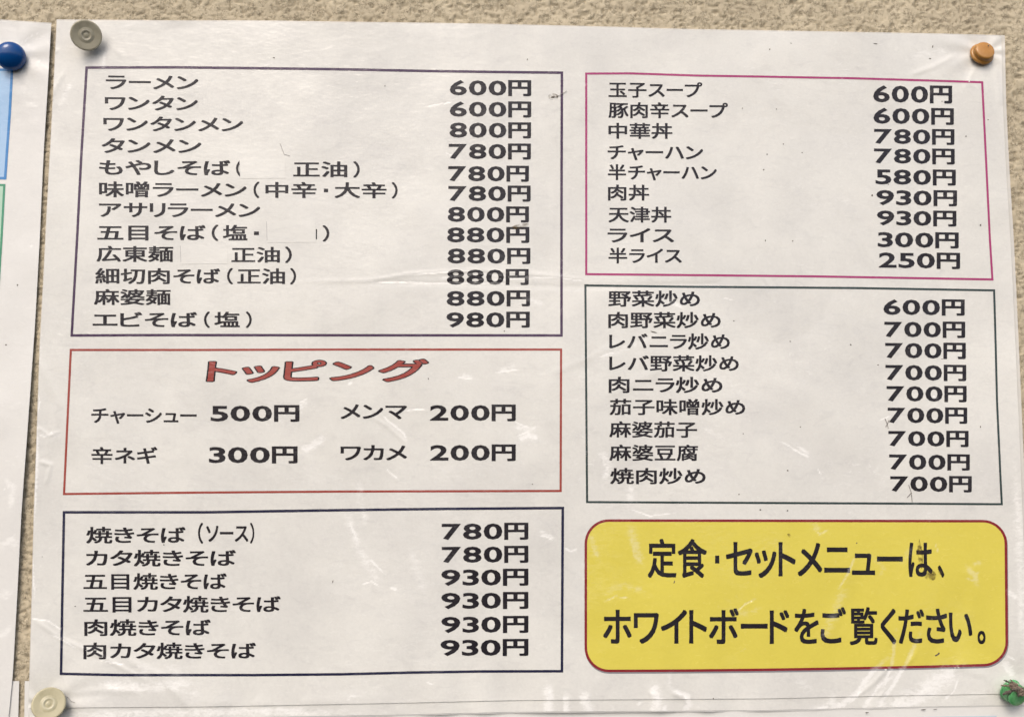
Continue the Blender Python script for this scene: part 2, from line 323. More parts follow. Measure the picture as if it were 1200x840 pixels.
def h_low(X, Z): return 0.0011 + 0.0001 * np.sin(X * 30)

# ------------------------------------------------------------------ sheets (Coons patches between measured edges)
def poly(pts, n):
    pts = np.array(pts, float); d = np.r_[0, np.cumsum(np.hypot(*np.diff(pts, axis=0).T))]; s = np.linspace(0, d[-1], n)
    return np.stack([np.interp(s, d, pts[:, 0]), np.interp(s, d, pts[:, 1])], -1)
def smooth_poly(pts, n):
    q = poly(pts, n); k = max(3, n // 25) | 1
    pad = np.concatenate([2 * q[:1] - q[k // 2:0:-1], q, 2 * q[-1:] - q[-2:-k // 2 - 1:-1]])
    return np.stack([np.convolve(pad[:, i], np.ones(k) / k, 'valid')[:n] for i in (0, 1)], -1)
def coons(top, right_, bottom, left, nx, ny):
    T, B, Lf, Rt = smooth_poly(top, nx), smooth_poly(bottom, nx), smooth_poly(left, ny), smooth_poly(right_, ny)
    T[0], T[-1], B[0], B[-1] = top[0], top[-1], bottom[0], bottom[-1]; Lf[0], Lf[-1], Rt[0], Rt[-1] = top[0], bottom[0], top[-1], bottom[-1]
    u = np.linspace(0, 1, nx)[:, None, None]; v = np.linspace(0, 1, ny)[None, :, None]
    return (1 - v) * T[:, None] + v * B[:, None] + (1 - u) * Lf[None] + u * Rt[None] - ((1 - u) * (1 - v) * T[0] + u * (1 - v) * T[-1] + (1 - u) * v * B[0] + u * v * B[-1])
def sheet(name, edges, nx, ny, hf, lift, mat, parent):
    q = coons(*edges, nx, ny)[:, ::-1]
    return grid_obj(name, on(q[..., 0], q[..., 1], hf, lift), mat, parent)

menu = thing('menu_sheet', 'large laminated price list with five ruled boxes and a yellow notice', 'menu', P(600, 835, 0))
TL, TR, BR, BL = (67, 24.5), (1173.5, 43), (1203, 812), (33, 829)
menu_edges = ([TL, (200, 25.5), (300, 25.5), (400, 27), (550, 29), (700, 32.5), (800, 35.5), (1000, 39), (1100, 41), TR],
              [TR, (1175, 120), (1179, 200), (1184, 280), (1187, 340), (1192, 450), (1196, 545), (1199, 620), (1202, 720), BR],
              [BL, (240, 827.5), (480, 823), (600, 820), (900, 818), (1050, 814.5), BR],
              [TL, (60.5, 150), (55, 250), (51, 330), (47, 400), (43, 520), (40, 600), (37.5, 700), (35, 790), BL])
def grow(e, t, r, b, l):
    T, Rr, B, Lf = [[tuple(p) for p in s] for s in e]
    T = [(x, y - t) for x, y in T]; B = [(x, y + b) for x, y in B]; Lf = [(x - l, y) for x, y in Lf]; Rr = [(x + r, y) for x, y in Rr]
    tl, tr, br, bl = (T[0][0] - l, T[0][1]), (T[-1][0] + r, T[-1][1]), (B[-1][0] + r, B[-1][1]), (B[0][0] - l, B[0][1])
    T[0] = Lf[0] = tl; T[-1] = Rr[0] = tr; B[-1] = Rr[-1] = br; B[0] = Lf[-1] = bl
    return T, Rr, B, Lf
sheet('paper', menu_edges, 760, 540, h_menu, 0.0, m_paper, menu)
sheet('backing_paper', grow(menu_edges, -3, -3, 13.5, -2), 300, 210, h_menu, -0.00035, m_paper, menu)
sheet('laminate_film', grow(menu_edges, 1.4, 4.0, 15, 0.6), 300, 210, h_menu, -0.00045, m_film, menu)

left = thing('neighbour_sheet', 'laminated sheet with light blue and green panels, left of the price list', 'poster', P(-150, 840, 0))
left_edges = ([(-330, 20), (-100, 22), (0, 24.5), (60, 28.5)],
              [(60, 28.5), (56, 100), (51, 180), (46.5, 280), (41, 380), (36, 450), (31, 520), (25, 600), (20, 700), (15, 790), (9, 850), (4, 900)],
              [(-380, 900), (4, 900)], [(-330, 20), (-350, 400), (-380, 900)])
sheet('paper', left_edges, 180, 300, h_left, 0.0, m_paper2, left)
sheet('laminate_film', grow(left_edges, 1.4, 0.3, 5, 2), 90, 150, h_left, -0.00014, m_film, left)

lowl = thing('lower_left_sheet', 'white laminated sheet tucked beneath the bottom end of the left poster', 'poster', P(-100, 900, 0))
def low_sheet(root, x0, x1, y0, x0b, x1b, box=None):
    e = ([(x0, y0), (x1, y0 + 0.5)], [(x1, y0 + 0.5), (x1b, 1200)], [(x0b, 1200), (x1b, 1200)], [(x0, y0), (x0b, 1200)])
    sheet('paper', e, 60, 30, h_low, 0.0, m_paper2, root)
low_sheet(lowl, -380, 22.5, 797, -400, 12)
lowr = thing('lower_right_sheet', 'white laminated sheet with a pale blue panel showing under the price list bottom edge', 'poster', P(600, 1150, 0))
low_sheet(lowr, 29, 1215, 797.5, 24, 1230)

# ------------------------------------------------------------------ printed lines
def strip(name, pts, w, hf, mat, parent, lift=0.00005, closed=False, label=None):
    """printed line of width w px along px points, corners mitred"""
    pts = np.array(pts, float)
    seg = []
    n = len(pts); rng = range(n if closed else n - 1)
    out = []; keep = []
    for i in rng:
        a, b = pts[i], pts[(i + 1) % n]; k = max(1, int(np.hypot(*(b - a)) / 4)); 
        for j in range(k): out.append(a + (b - a) * j / k)
    if not closed: out.append(pts[-1])
    q = np.array(out); m = len(q)
    if closed: t0 = q - np.roll(q, 1, 0); t1 = np.roll(q, -1, 0) - q
    else:
        t1 = np.vstack([q[1:] - q[:-1], q[-1:] - q[-2:-1]]); t0 = np.vstack([q[1:2] - q[:1], q[1:] - q[:-1]])
    t0 = t0 / np.hypot(*t0.T)[:, None]; t1 = t1 / np.hypot(*t1.T)[:, None]
    nn = np.stack([-(t0 + t1)[:, 1], (t0 + t1)[:, 0]], -1); nn /= np.hypot(*nn.T)[:, None]
    c = np.clip((nn[:, 0] * -t1[:, 1] + nn[:, 1] * t1[:, 0]), 0.4, 1)
    nn = nn / c[:, None] * w / 2
    A, B = q + nn, q - nn
    V = np.concatenate([on(A[:, 0], A[:, 1], hf, lift), on(B[:, 0], B[:, 1], hf, lift)])
    f = [(i, (i + 1) % m, m + (i + 1) % m, m + i) for i in range(m if closed else m - 1)]
    f = [t[::-1] for t in f]
    return mesh_obj(name, V, f, mat, parent)
def fillpoly(name, pts, hf, mat, parent, lift, step=8.0):
    """flat printed area bounded by px points, cut into a grid so that it follows the paper"""
    bm = bmesh.new(); bm.faces.new([bm.verts.new((x, y, 0)) for x, y in pts])
    xs_ = [p[0] for p in pts]; ys_ = [p[1] for p in pts]
    for a, lo, hi in ((0, min(xs_), max(xs_)), (1, min(ys_), max(ys_))):
        for c in np.arange(lo + step, hi - 0.5, step):
            co = [0, 0, 0]; co[a] = c; no = [0, 0, 0]; no[a] = 1
            bmesh.ops.bisect_plane(bm, geom=bm.verts[:] + bm.edges[:] + bm.faces[:], plane_co=co, plane_no=no)
    bm.verts.index_update(); v = np.array([x.co[:] for x in bm.verts]); f = [[x.index for x in fc.verts][::-1] for fc in bm.faces]; bm.free()
    return mesh_obj(name, on(v[:, 0], v[:, 1], hf, lift), f, mat, parent, True)

# ------------------------------------------------------------------ lettering
GL = {}; DIG = '0123456789'
def glyph(ch, off):
    k = (ch, off)
    if k in GL: return GL[k]
    if ch == '・':
        s = 0.085 + off * 1.0; v = np.array([(.5 - s, .36 - s), (.5 + s, .36 - s), (.5 + s, .36 + s), (.5 - s, .36 + s)]); f = [(0, 1, 2, 3)]
    else:
        c = bpy.data.curves.new('glyph', 'FONT'); c.body = ch; c.size = 1; c.offset = off if ch in DIG else 0; c.resolution_u = 3
        o = bpy.data.objects.new('glyph', c); C.objects.link(o)
        ev = o.evaluated_get(bpy.context.evaluated_depsgraph_get()); me = ev.to_mesh()
        bm = bmesh.new(); bm.from_mesh(me); ev.to_mesh_clear()
        bpy.data.objects.remove(o); bpy.data.curves.remove(c)
        bmesh.ops.remove_doubles(bm, verts=bm.verts[:], dist=1e-5)
        lo = min(x.co.x for x in bm.verts); hi = max(x.co.x for x in bm.verts)
        for cc in np.arange(lo + .13, hi, .13):
            bmesh.ops.bisect_plane(bm, geom=bm.verts[:] + bm.edges[:] + bm.faces[:], plane_co=(cc, 0, 0), plane_no=(1, 0, 0))
        for cc in np.arange(-.1, 1, .2):
            bmesh.ops.bisect_plane(bm, geom=bm.verts[:] + bm.edges[:] + bm.faces[:], plane_co=(0, cc, 0), plane_no=(0, 1, 0))
        bm.verts.index_update(); bm.normal_update()
        v = np.array([x.co[:2] for x in bm.verts]); f = [tuple(x.index for x in fc.verts) if fc.normal.z > 0 else tuple(x.index for x in fc.verts)[::-1] for fc in bm.faces]; bm.free()
    lv = np.zeros(len(v)); ba, bb = v[:, 0].min(), v[:, 0].max()
    if ch not in DIG and ch != '・':
        sh = [(-1, -.8), (1, -.8), (1, .8), (-1, .8)] if off < .04 else [(math.cos(a * math.pi / 7), math.sin(a * math.pi / 7)) for a in range(14)]; sh += [(0, 0)]
        vs = [v + np.array(q) * off for q in sh]; n = len(v)
        f = [tuple(i + n * j for i in t) for j in range(len(sh)) for t in f]
        lv = np.repeat(np.arange(len(sh)) * 0.000003, n); v = np.concatenate(vs)
    GL[k] = (v, f, ba, bb, lv); return GL[k]
def is_kanji(ch): return '\u4e00' <= ch <= '\u9fff'
def layout(s, off, tight, heavy=0.0):
    """[(glyph, x offset, x scale, y scale)], total ink 0..W in em"""
    items = []; x = 0; pend = 0
    for ch in s:
        v, f, a, b, lv = glyph(ch, off + (heavy if is_kanji(ch) else 0))
        if is_kanji(ch):
            items.append((v, f, x - 0.02, 1.0, 1.0, lv, x - 0.02 + a, x - 0.02 + b)); x += 1.0; continue
        gx, gy = (1.42, 1.14) if ch in '0123456789' else (1.0, 1.0)
        gap = tight
        if ch in 'しりく': gap = tight * 1.2
        items.append((v, f, x + gap / 2 - a * gx, gx, gy, lv, x + gap / 2, x + gap / 2 + (b - a) * gx)); x += (b - a) * gx + gap
    return items
def text(name, segs, yc, slope, emy, hf, mat, parent, off=0.018, tight=0.13, lift=0.00006, shear=0.0, xc=None, grow_=None, heavy=0.0):
    """segs: [(string, ink x0, ink x1)] in px; one mesh; yc is the middle of the line at xc"""
    V, F = [], []; n0 = 0
    xc = xc if xc is not None else (segs[0][1] + segs[-1][2]) / 2
    for seg in segs:
        s, x0, x1 = seg[:3]; dy = seg[3] if len(seg) > 3 else 0; ey = seg[4] if len(seg) > 4 else emy
        it = layout(s, off, tight, heavy); gr = off if grow_ is None else grow_
        lo = min(t[6] for t in it) - gr; hi = max(t[7] for t in it) + gr
        k = (x1 - x0) / (hi - lo)
        for v, f, xo, gx, gy, lv, _a, _b in it:
            X = x0 + (xo + v[:, 0] * gx - lo) * k; Y = (0.36 - 0.36 * 0 - ((v[:, 1] - 0.36) * gy + 0.36)) * ey
            X = X - Y * shear
            py = yc + dy + Y + (X - xc) * slope
            V.append(np.stack([X, py, lv], -1)); F += [tuple(i + n0 for i in t) for t in f]; n0 += len(v)
    V = np.concatenate(V)
    return mesh_obj(name, on(V[:, 0], V[:, 1], hf, lift + V[:, 2]), F, mat, parent)

# boxes: frame strips, then dish names and prices inside
def frame_box(label, pts, w, mat):
    b = strip('menu_box', pts, w, h_menu, mat, menu, closed=True); b['label'] = label; return b
bx1 = frame_box('purple ruled box of noodle soups', [(101.5, 79.5), (207, 79.2), (300, 80.2), (400, 81.5), (500, 83.5), (580, 84.6), (658.5, 85.5), (658, 240), (658, 393), (400, 392.8), (200, 392.6), (84, 393), (90.3, 280), (95, 187)], 3.0, m_purple)
bx2 = frame_box('red ruled box of toppings', [(83, 410), (240, 410), (400, 409.5), (657.5, 409.5), (657, 575), (400, 575.7), (220, 577), (75, 578.6), (79, 494)], 2.6, m_red)
bx3 = frame_box('navy ruled box of fried noodles', [(75, 600), (240, 600), (400, 597.5), (520, 596), (659.5, 595), (659, 690), (658.5, 786), (560, 786.3), (480, 787.6), (400, 789.6), (300, 790.5), (140, 790.5), (71.5, 789), (73, 700)], 3.1, m_navy)
bx4 = frame_box('magenta ruled box of rice dishes', [(687, 86.5), (740, 86.3), (815, 88.8), (900, 90.2), (1000, 92), (1100, 95), (1151, 96.7), (1155.5, 187), (1160, 280), (1163, 327.5), (950, 323.8), (800, 322.3), (687, 321.3), (687, 200)], 2.5, m_pink)
bx5 = frame_box('dark green ruled box of stir fries', [(686, 334.5), (800, 336), (1000, 337.5), (1165, 340.3), (1166.7, 400), (1168.4, 470), (1172.5, 560), (1174, 590.5), (1000, 589.5), (800, 588.6), (688, 588), (687, 460)], 2.5, m_green)

def dish(par, segs, yc, slope, emy=19.6, **k): text('dish_name', segs, yc, slope, emy, h_menu, m_ink, par, off=0.021, **k)
def price(par, s, x0, x1, yc, slope, emy=20.6): text('price', [(s, x0, x1)], yc, slope, emy, h_menu, m_ink, par, off=0.026, tight=0.075, heavy=0.012, grow_=0.010)
sl = lambda y: 0.014 * (375 - y) / 275 if y < 375 else 0.0
rows1 = [([('ラーメン', 124, 232.5)], 97), ([('ワンタン', 122.7, 232)], 121.5), ([('ワンタンメン', 121, 285)], 146), ([('タンメン', 119, 236)], 171.5),
    ([('もやしそば', 116, 270)], 197), ([('味噌ラーメン', 116, 289), ('（', 297, 304), ('中辛', 311, 371), ('・', 379, 385), ('大辛', 392, 453), ('）', 459, 466)], 223),
    ([('アサリラーメン', 116, 305)], 246.4), ([('五目そば', 114, 241), ('（', 248, 256), ('塩', 261, 290), ('・', 297, 304)], 273.2),
    ([('広東麺', 113, 203)], 298), ([('細切肉そば', 111.5, 258), ('（', 266, 273), ('正油', 278, 334), ('）', 340, 347)], 324),
    ([('麻婆麺', 110, 200)], 348.5), ([('エビそば', 108.5, 231), ('（', 239, 246), ('塩', 251, 281), ('）', 288, 295)], 375)]
for segs, y in rows1: dish(bx1, segs, y, sl(y) * 0.5)
dish(bx1, [('正油', 343.6, 407), ('）', 414, 421.6)], 199, 0.003)
dish(bx1, [('）', 378, 386)], 274, 0.0); dish(bx1, [('正油', 271, 328), ('）', 334, 342)], 299, 0.0)
# brackets and one letter half hidden by the correction strips
dish(bx1, [('（', 276.5, 283.5)], 198, 0.0); strip('dish_name', [(370.8, 268.5), (370.8, 280.5)], 1.3, h_menu, m_ink, bx1)
for s, x0, x1, y in [('600円', 526.7, 621.7, 103), ('600円', 526.7, 621.7, 128), ('800円', 526.5, 621.5, 152.5), ('780円', 525.5, 621.3, 177.3), ('780円', 525, 619, 203.3), ('780円', 525, 621, 226.6),
                     ('800円', 524.3, 619, 251), ('880円', 523.5, 619.5, 275), ('880円', 524, 620.7, 299.7), ('880円', 523.3, 618.7, 324.3), ('880円', 523, 620.3, 349.3), ('980円', 522.7, 620, 374.3)]:
    price(bx1, s, x0, x1, y, sl(y) * 0.6)
for x0, y0, x1, y1, c in [(280.3, 186, 334, 209, 0), (312, 257.5, 369.6, 284, 0), (211, 286, 266, 309, 0)]:
    fillpoly('correction_strip', [(x0, y0), (x1, y0 + 1), (x1 + 0.5, y1), (x0 + 1, y1 + 0.5)][::-1], h_menu, m_patch, bx1, 0.000076, 3)['label'] = 'blank white correction strip pasted over letters'
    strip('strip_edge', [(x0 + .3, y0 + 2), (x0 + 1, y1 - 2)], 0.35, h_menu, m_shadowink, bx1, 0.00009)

# toppings
text('heading_outline', [('トッピング', 242, 502)], 435, -0.004, 27.5, h_menu, m_ink, bx2, off=0.046, tight=0.16, shear=0.12, grow_=0.045)
text('heading', [('トッピング', 242, 502)], 435, -0.004, 27.5, h_menu, m_red, bx2, grow_=0.045, off=0.014, tight=0.16, lift=0.00012, shear=0.12)
dish(bx2, [('チャーシュー', 107, 230.5)], 487, 0.003, 20.5); price(bx2, '500円', 246.5, 350, 484, 0, 21.5); dish(bx2, [('メンマ', 399, 477)], 482.3, 0, 21); price(bx2, '200円', 503.5, 603.5, 483.3, 0, 21.5)
dish(bx2, [('辛ネギ', 107, 184.5)], 534, 0, 21); price(bx2, '300円', 244.5, 347.8, 532.5, 0, 22); dish(bx2, [('ワカメ', 399, 477)], 530.6, 0, 21); price(bx2, '200円', 503.7, 603.5, 530, 0, 21.5)

# fried noodles
for segs, y in [([('焼きそば', 101, 217.5), ('（', 232, 238, -2, 25), ('ソース', 241.5, 291, -2, 24), ('）', 293, 298, -2, 25)], 627), ([('カタ焼きそば', 100.5, 276.5)], 654), ([('五目焼きそば', 97.7, 265.7)], 681.3),
                ([('五目カタ焼きそば', 97.7, 329)], 708), ([('肉焼きそば', 98.7, 247)], 735.3), ([('肉カタ焼きそば', 97.7, 300)], 762.5)]:
    dish(bx3, segs, y, -0.001, 20.6)
for s, x0, x1, y in [('780円', 517.3, 618.3, 622), ('780円', 517.3, 618.3, 649), ('930円', 516.7, 618.3, 675.8), ('930円', 516.7, 618.3, 703), ('930円', 516.7, 618.3, 731), ('930円', 515.7, 618.3, 758)]:
    price(bx3, s, x0, x1, y, -0.004, 22)

# rice dishes
for s, x0, x1, y in [('玉子スープ', 713, 823, 106), ('豚肉辛スープ', 713, 853, 130), ('中華丼', 713, 788, 154), ('チャーハン', 712, 824, 179), ('半チャーハン', 712.3, 840, 202.5), ('肉丼', 712.5, 760.7, 226.3),
                     ('天津丼', 713, 786.7, 252), ('ライス', 712, 790, 276), ('半ライス', 713, 799, 300)]:
    dish(bx4, [(s, x0, x1)], y, 0.008 - 0.00002 * y)
for s, x0, x1, y, e in [('600円', 1023, 1115, 110.3, 23), ('600円', 1023.3, 1117, 136, 21.5), ('780円', 1024, 1117.7, 160, 20.3), ('780円', 1024, 1118, 182.9, 20.3), ('580円', 1025.7, 1119.3, 207.5, 20.6),
                        ('930円', 1026.7, 1120.7, 231.7, 20.6), ('930円', 1027.3, 1120, 255.5, 20.3), ('300円', 1028.3, 1122.7, 281, 20.6), ('250円', 1029.5, 1124.3, 305, 21)]:
    price(bx4, s, x0, x1, y, 0.014, e)
# stir fries
for s, x0, x1, y in [('野菜炒め', 712.8, 820.3, 350.4), ('肉野菜炒め', 712.8, 844.7, 375.4), ('レバニラ炒め', 713.8, 855.3, 400.4), ('レバ野菜炒め', 713.8, 865.8, 426), ('肉ニラ炒め', 713.3, 846.7, 451.3),
                     ('茄子味噌炒め', 714.3, 873.3, 477.2), ('麻婆茄子', 714, 817, 503.5), ('麻婆豆腐', 714, 818, 530.8), ('焼肉炒め', 715, 827, 558)]:
    dish(bx5, [(s, x0, x1)], y, 0.002, 20)
for s, x0, x1, y in [('600円', 1035, 1129.7, 359.8), ('700円', 1036, 1130.3, 385.8), ('700円', 1037, 1131, 410.5), ('700円', 1037.3, 1131.5, 436.3), ('700円', 1038.7, 1132, 461), ('700円', 1040, 1132.7, 486.3),
                     ('700円', 1040.7, 1134.3, 513.5), ('700円', 1041.7, 1135.7, 541), ('700円', 1043, 1138, 566.5)]:
    price(bx5, s, x0, x1, y, 0.009, 21)

# yellow notice
def rounded(x0, y0, x1, y1, r, k=0.0, sag=None):
    pts = []
    for cx, cy, a0 in ((x1 - r, y0 + r, -90), (x1 - r, y1 - r, 0), (x0 + r, y1 - r, 90), (x0 + r, y0 + r, 180)):
        for i in range(11):
            a = R_(a0 + 9 * i); pts.append((cx + r * math.cos(a), cy + r * math.sin(a)))
    res = []
    for i, p in enumerate(pts):
        q = pts[(i + 1) % len(pts)]; n = max(1, int(math.hypot(q[0] - p[0], q[1] - p[1]) / 12))
        for j in range(n): res.append((p[0] + (q[0] - p[0]) * j / n, p[1] + (q[1] - p[1]) * j / n))
    def warp(x, y):       # the lower edge rises to the right, the top one hardly moves
        v = (y - y0) / (y1 - y0); u = (x - x0) / (x1 - x0)
        return x - 1.5 * (1 - v) * u, y + v * (3.0 - 7.5 * u ** 2) + (1 - v) * (0.8 * u)
    return [warp(*p) for p in res]
yl = rounded(686.5, 609.6, 1180, 782.6, 27)
notice = fillpoly('notice_panel', yl[::-1], h_menu, m_yellow, menu, 0.00005, 2); notice['label'] = 'yellow rounded notice panel'
fillp = [(x + 0.7, y + 1.8) for x, y in yl]
strip('panel_shadow', fillp, 3.2, h_menu, m_shadowink, notice, 0.00003, closed=True)
strip('panel_border', yl, 3.0, h_menu, m_maroon, notice, 0.00008, closed=True)
text('notice_text', [('定食', 759, 828.5), ('・', 837.5, 843.5, 0, 44), ('セットメニュー', 850.7, 1058), ('は', 1064.5, 1093), ('、', 1099, 1106.7)], 655.5, 0.003, 48, h_menu, m_ink, notice, off=0.02, tight=0.1, lift=0.0001)
text('notice_text', [('ホワイトボード', 706.7, 925), ('をご', 930.7, 991.5), ('覧', 995.7, 1028.5), ('ください', 1032, 1139.5), ('。', 1145.5, 1155)], 734.3, -0.002, 47, h_menu, m_ink, notice, off=0.02, tight=0.1, lift=0.0001)

# neighbour sheet panels
bp = fillpoly('blue_panel', [(-300, 80), (13.6, 83), (11, 130), (7.5, 180), (5.5, 208), (-300, 205)][::-1], h_left, m_lblue, left, 0.00005, 12)
strip('panel_border', [(-300, 80), (14, 82), (11.5, 130), (8, 180), (6, 209), (-300, 206)], 3.0, h_left, m_blue, bp, 0.0001, closed=True)
gp = fillpoly('green_panel', [(-300, 215), (4.8, 218), (1.5, 280), (-2, 340), (-10, 440), (-300, 440)][::-1], h_left, m_lgreen, left, 0.00005, 12)
strip('panel_border', [(-300, 214), (5, 217), (1.7, 280), (-2, 340), (-10, 440), (-300, 440)], 2.6, h_left, m_dgreen, gp, 0.0001, closed=True)
fillpoly('blue_panel', [(120, 854), (1040, 840), (1168, 838), (1172, 1000), (110, 1000)][::-1], h_low, m_lblue2, lowr, 0.00008, 16)

# ------------------------------------------------------------------ where the film is creased, its glare painted into the colours (px points, width px, strength)
rnd = random.Random(7)
VEIL = [([(641, 798), (643, 818), (640, 840)], 15, .6), ([(662, 806), (664, 838)], 8, .5), ([(680, 806), (688, 822), (690, 840)], 13, .6), ([(764, 798), (769, 815), (766, 840)], 15, .65), ([(786, 805), (804, 812), (807, 824), (797, 840)], 7, .7), ([(784, 784), (782, 806)], 10, .3),
    ([(1122, 778), (1100, 796), (1075, 815), (1030, 832)], 30, .6), ([(1042, 766), (1020, 786), (1006, 806), (985, 824), (930, 836)], 8, .7), ([(1076, 738), (1062, 772), (1044, 802), (1022, 834)], 6, .7), ([(1048, 736), (1043, 780), (1030, 808)], 5, .6), ([(1052, 786), (1028, 802), (1014, 822), (1010, 838)], 6, .6),
    ([(975, 810), (970, 840)], 14, .4), ([(930, 790), (950, 812)], 18, .25), ([(60, 836), (160, 834), (300, 832), (420, 834)], 11, .6), ([(110, 800), (170, 803), (230, 800)], 16, .5), ([(190, 772), (220, 800), (240, 826)], 22, .3), ([(160, 776), (180, 790)], 14, .4), ([(45, 480), (46, 540), (42, 620)], 6, .6), ([(48, 506), (62, 512), (76, 508)], 6, .6),
    ([(50, 380), (47, 450)], 6, .4), ([(352, 530), (370, 520), (384, 510)], 12, .6), ([(362, 470), (352, 478)], 10, .4), ([(404, 590), (420, 640), (450, 690)], 14, .35), ([(420, 560), (430, 620)], 12, .3), ([(600, 498), (618, 504), (630, 500)], 9, .5), ([(604, 516), (620, 510), (632, 514)], 8, .6), ([(540, 440), (556, 444)], 9, .5), ([(580, 436), (606, 428)], 8, .4),
    ([(700, 526), (712, 545), (706, 566)], 16, .4), ([(740, 566), (736, 590)], 16, .4), ([(736, 612), (744, 640), (750, 662)], 14, .5), ([(690, 624), (700, 652)], 10, .5), ([(950, 610), (958, 622)], 12, .4), ([(1128, 662), (1138, 672), (1142, 684)], 8, .7), ([(1136, 660), (1146, 658)], 6, .6), ([(990, 680), (975, 720), (958, 752)], 16, .35), ([(1068, 640), (1050, 662)], 10, .3),
    ([(1018, 650), (1034, 664), (1026, 676)], 7, .4), ([(1184, 540), (1190, 640), (1195, 780)], 16, .35), ([(1172, 770), (1180, 784), (1186, 792)], 10, .8), ([(1176, 690), (1188, 700)], 10, .5), ([(688, 424), (740, 406), (790, 380)], 10, .3), ([(780, 352), (800, 360)], 8, .4), ([(610, 352), (640, 356)], 12, .35), ([(630, 620), (650, 632)], 7, .5), ([(820, 500), (850, 516)], 9, .3), ([(930, 520), (948, 534)], 7, .4),
    ([(700, 695), (730, 684), (760, 694)], 10, .35), ([(860, 720), (890, 712)], 9, .35), ([(500, 330), (560, 322), (640, 328)], 5, .4), ([(570, 290), (600, 320)], 16, .22), ([(100, 540), (140, 560)], 18, .2), ([(480, 640), (500, 700)], 18, .22), ([(240, 690), (300, 730)], 22, .18), ([(820, 430), (880, 470)], 24, .18), ([(940, 250), (1000, 230)], 20, .18), ([(1060, 70), (1110, 60)], 16, .25), ([(90, 90), (70, 130)], 10, .3), ([(125, 60), (122, 84)], 7, .4)]
VEIL_L = [([(24, 60), (44, 48), (58, 44)], 6, .5), ([(30, 120), (48, 126)], 6, .5), ([(6, 560), (20, 570), (14, 600)], 10, .5), ([(0, 640), (16, 632), (26, 640)], 10, .6), ([(2, 700), (14, 690)], 12, .5), ([(0, 742), (10, 740), (16, 730)], 9, .6), ([(12, 480), (30, 470)], 8, .3)]
THIN = [
    ([(478, 324), (520, 320.5), (560, 318)], 1.6), ([(425, 331), (500, 333), (620, 334)], 1.0), ([(560, 330), (640, 326), (690, 331)], 1.2),
    ([(62, 742), (75, 748), (95, 760)], 1.5), ([(115, 770), (130, 774), (150, 777)], 1.3), ([(36, 722), (60, 726), (78, 740)], 1.0),
    ([(448, 485), (455, 493), (466, 501), (474, 508), (477, 516)], 2.2), ([(452, 548), (460, 555), (468, 562)], 1.6), ([(360, 528), (372, 520), (381, 516)], 4.0), ([(352, 472), (362, 467)], 2),
    ([(409, 451), (414, 448)], 3.0), ([(475, 481), (488, 480), (502, 480)], 0.9), ([(602, 494), (612, 499), (622, 501)], 2.2), ([(603, 512), (618, 506), (622, 516)], 2.0), ([(580, 437), (610, 433)], 1.6), ([(536, 443), (552, 444)], 2.2),
    ([(700, 420), (712, 415), (722, 413)], 1.5), ([(776, 357), (790, 358), (800, 362)], 1.6), ([(630, 626), (640, 628), (648, 632)], 1.3), ([(660, 641), (668, 645), (676, 642)], 2.5),
    ([(424, 684), (436, 680), (445, 686)], 1.0), ([(457, 687), (466, 690)], 3.0), ([(500, 797), (508, 800)], 2.0), ([(410, 610), (420, 635)], 2.5), ([(432, 652), (452, 672)], 2.0),
    ([(912, 517), (922, 522), (936, 531), (950, 537)], 2.2), ([(956, 548), (960, 556)], 1.4), ([(1028, 493), (1042, 487)], 1.0), ([(530, 122), (500, 127)], 0.9), ([(522, 181), (530, 185)], 1.4),
    ([(1135, 664), (1138, 674), (1144, 668)], 3.0), ([(1128, 676), (1140, 680)], 2.2), ([(1093, 636), (1096, 646)], 1.6), ([(950, 615), (958, 625), (968, 620)], 2.4), ([(738, 620), (742, 650), (752, 660)], 2.2), ([(694, 640), (700, 652)], 2.6),
    ([(706, 704), (720, 697), (738, 700)], 1.6), ([(860, 716), (872, 706), (884, 700)], 2.0), ([(1000, 650), (992, 670), (980, 690)], 2.6),
    ([(1040, 768), (1020, 786), (1006, 804), (1002, 816), (985, 826), (960, 832)], 2.4), ([(1050, 786), (1028, 802), (1016, 820), (1010, 834)], 1.8), ([(1076, 742), (1062, 772), (1046, 800), (1024, 822)], 2.0), ([(1046, 742), (1042, 780), (1034, 806)], 1.4),
    ([(1030, 828), (1062, 820), (1080, 812), (1106, 794)], 2.0), ([(1122, 790), (1116, 808), (1104, 820)], 2.2), ([(1172, 774), (1178, 784), (1184, 778)], 3.2), ([(1176, 766), (1186, 772)], 2.0),
    ([(760, 806), (766, 802), (770, 812), (768, 826)], 3.2), ([(788, 808), (800, 812), (806, 820), (796, 834)], 2.6), ([(776, 820), (780, 838)], 2.2), ([(817, 827), (824, 836)], 1.2), ([(744, 824), (752, 820)], 2.4),
    ([(646, 806), (642, 826), (640, 836)], 5.0), ([(660, 812), (662, 834)], 3.4), ([(678, 810), (684, 824), (690, 836)], 4.0), ([(636, 818), (640, 830)], 3.0),
    ([(46, 508), (56, 511), (66, 508)], 2.2), ([(62, 506), (68, 512)], 1.4), ([(45, 456), (50, 470), (46, 488)], 1.2), ([(40, 640), (44, 700)], 1.0), ([(52, 336), (48, 380), (46, 420)], 1.0),
    ([(1090, 462), (1096, 470)], 1.2), ([(846, 350), (858, 352)], 1.2), ([(735, 595), (760, 604), (790, 600)], 1.2), ([(930, 836), (960, 834), (1000, 833)], 1.4)]
THIN_L = [([(36, 287), (42, 290)], 1.6), ([(2, 640), (14, 634), (22, 624)], 1.6), ([(0, 745), (10, 742), (16, 735)], 1.6), ([(6, 574), (20, 566)], 1.2), ([(22, 56), (40, 44), (52, 40)], 0.9), ([(40, 68), (52, 76)], 0.9), ([(8, 704), (20, 690)], 1.2)]
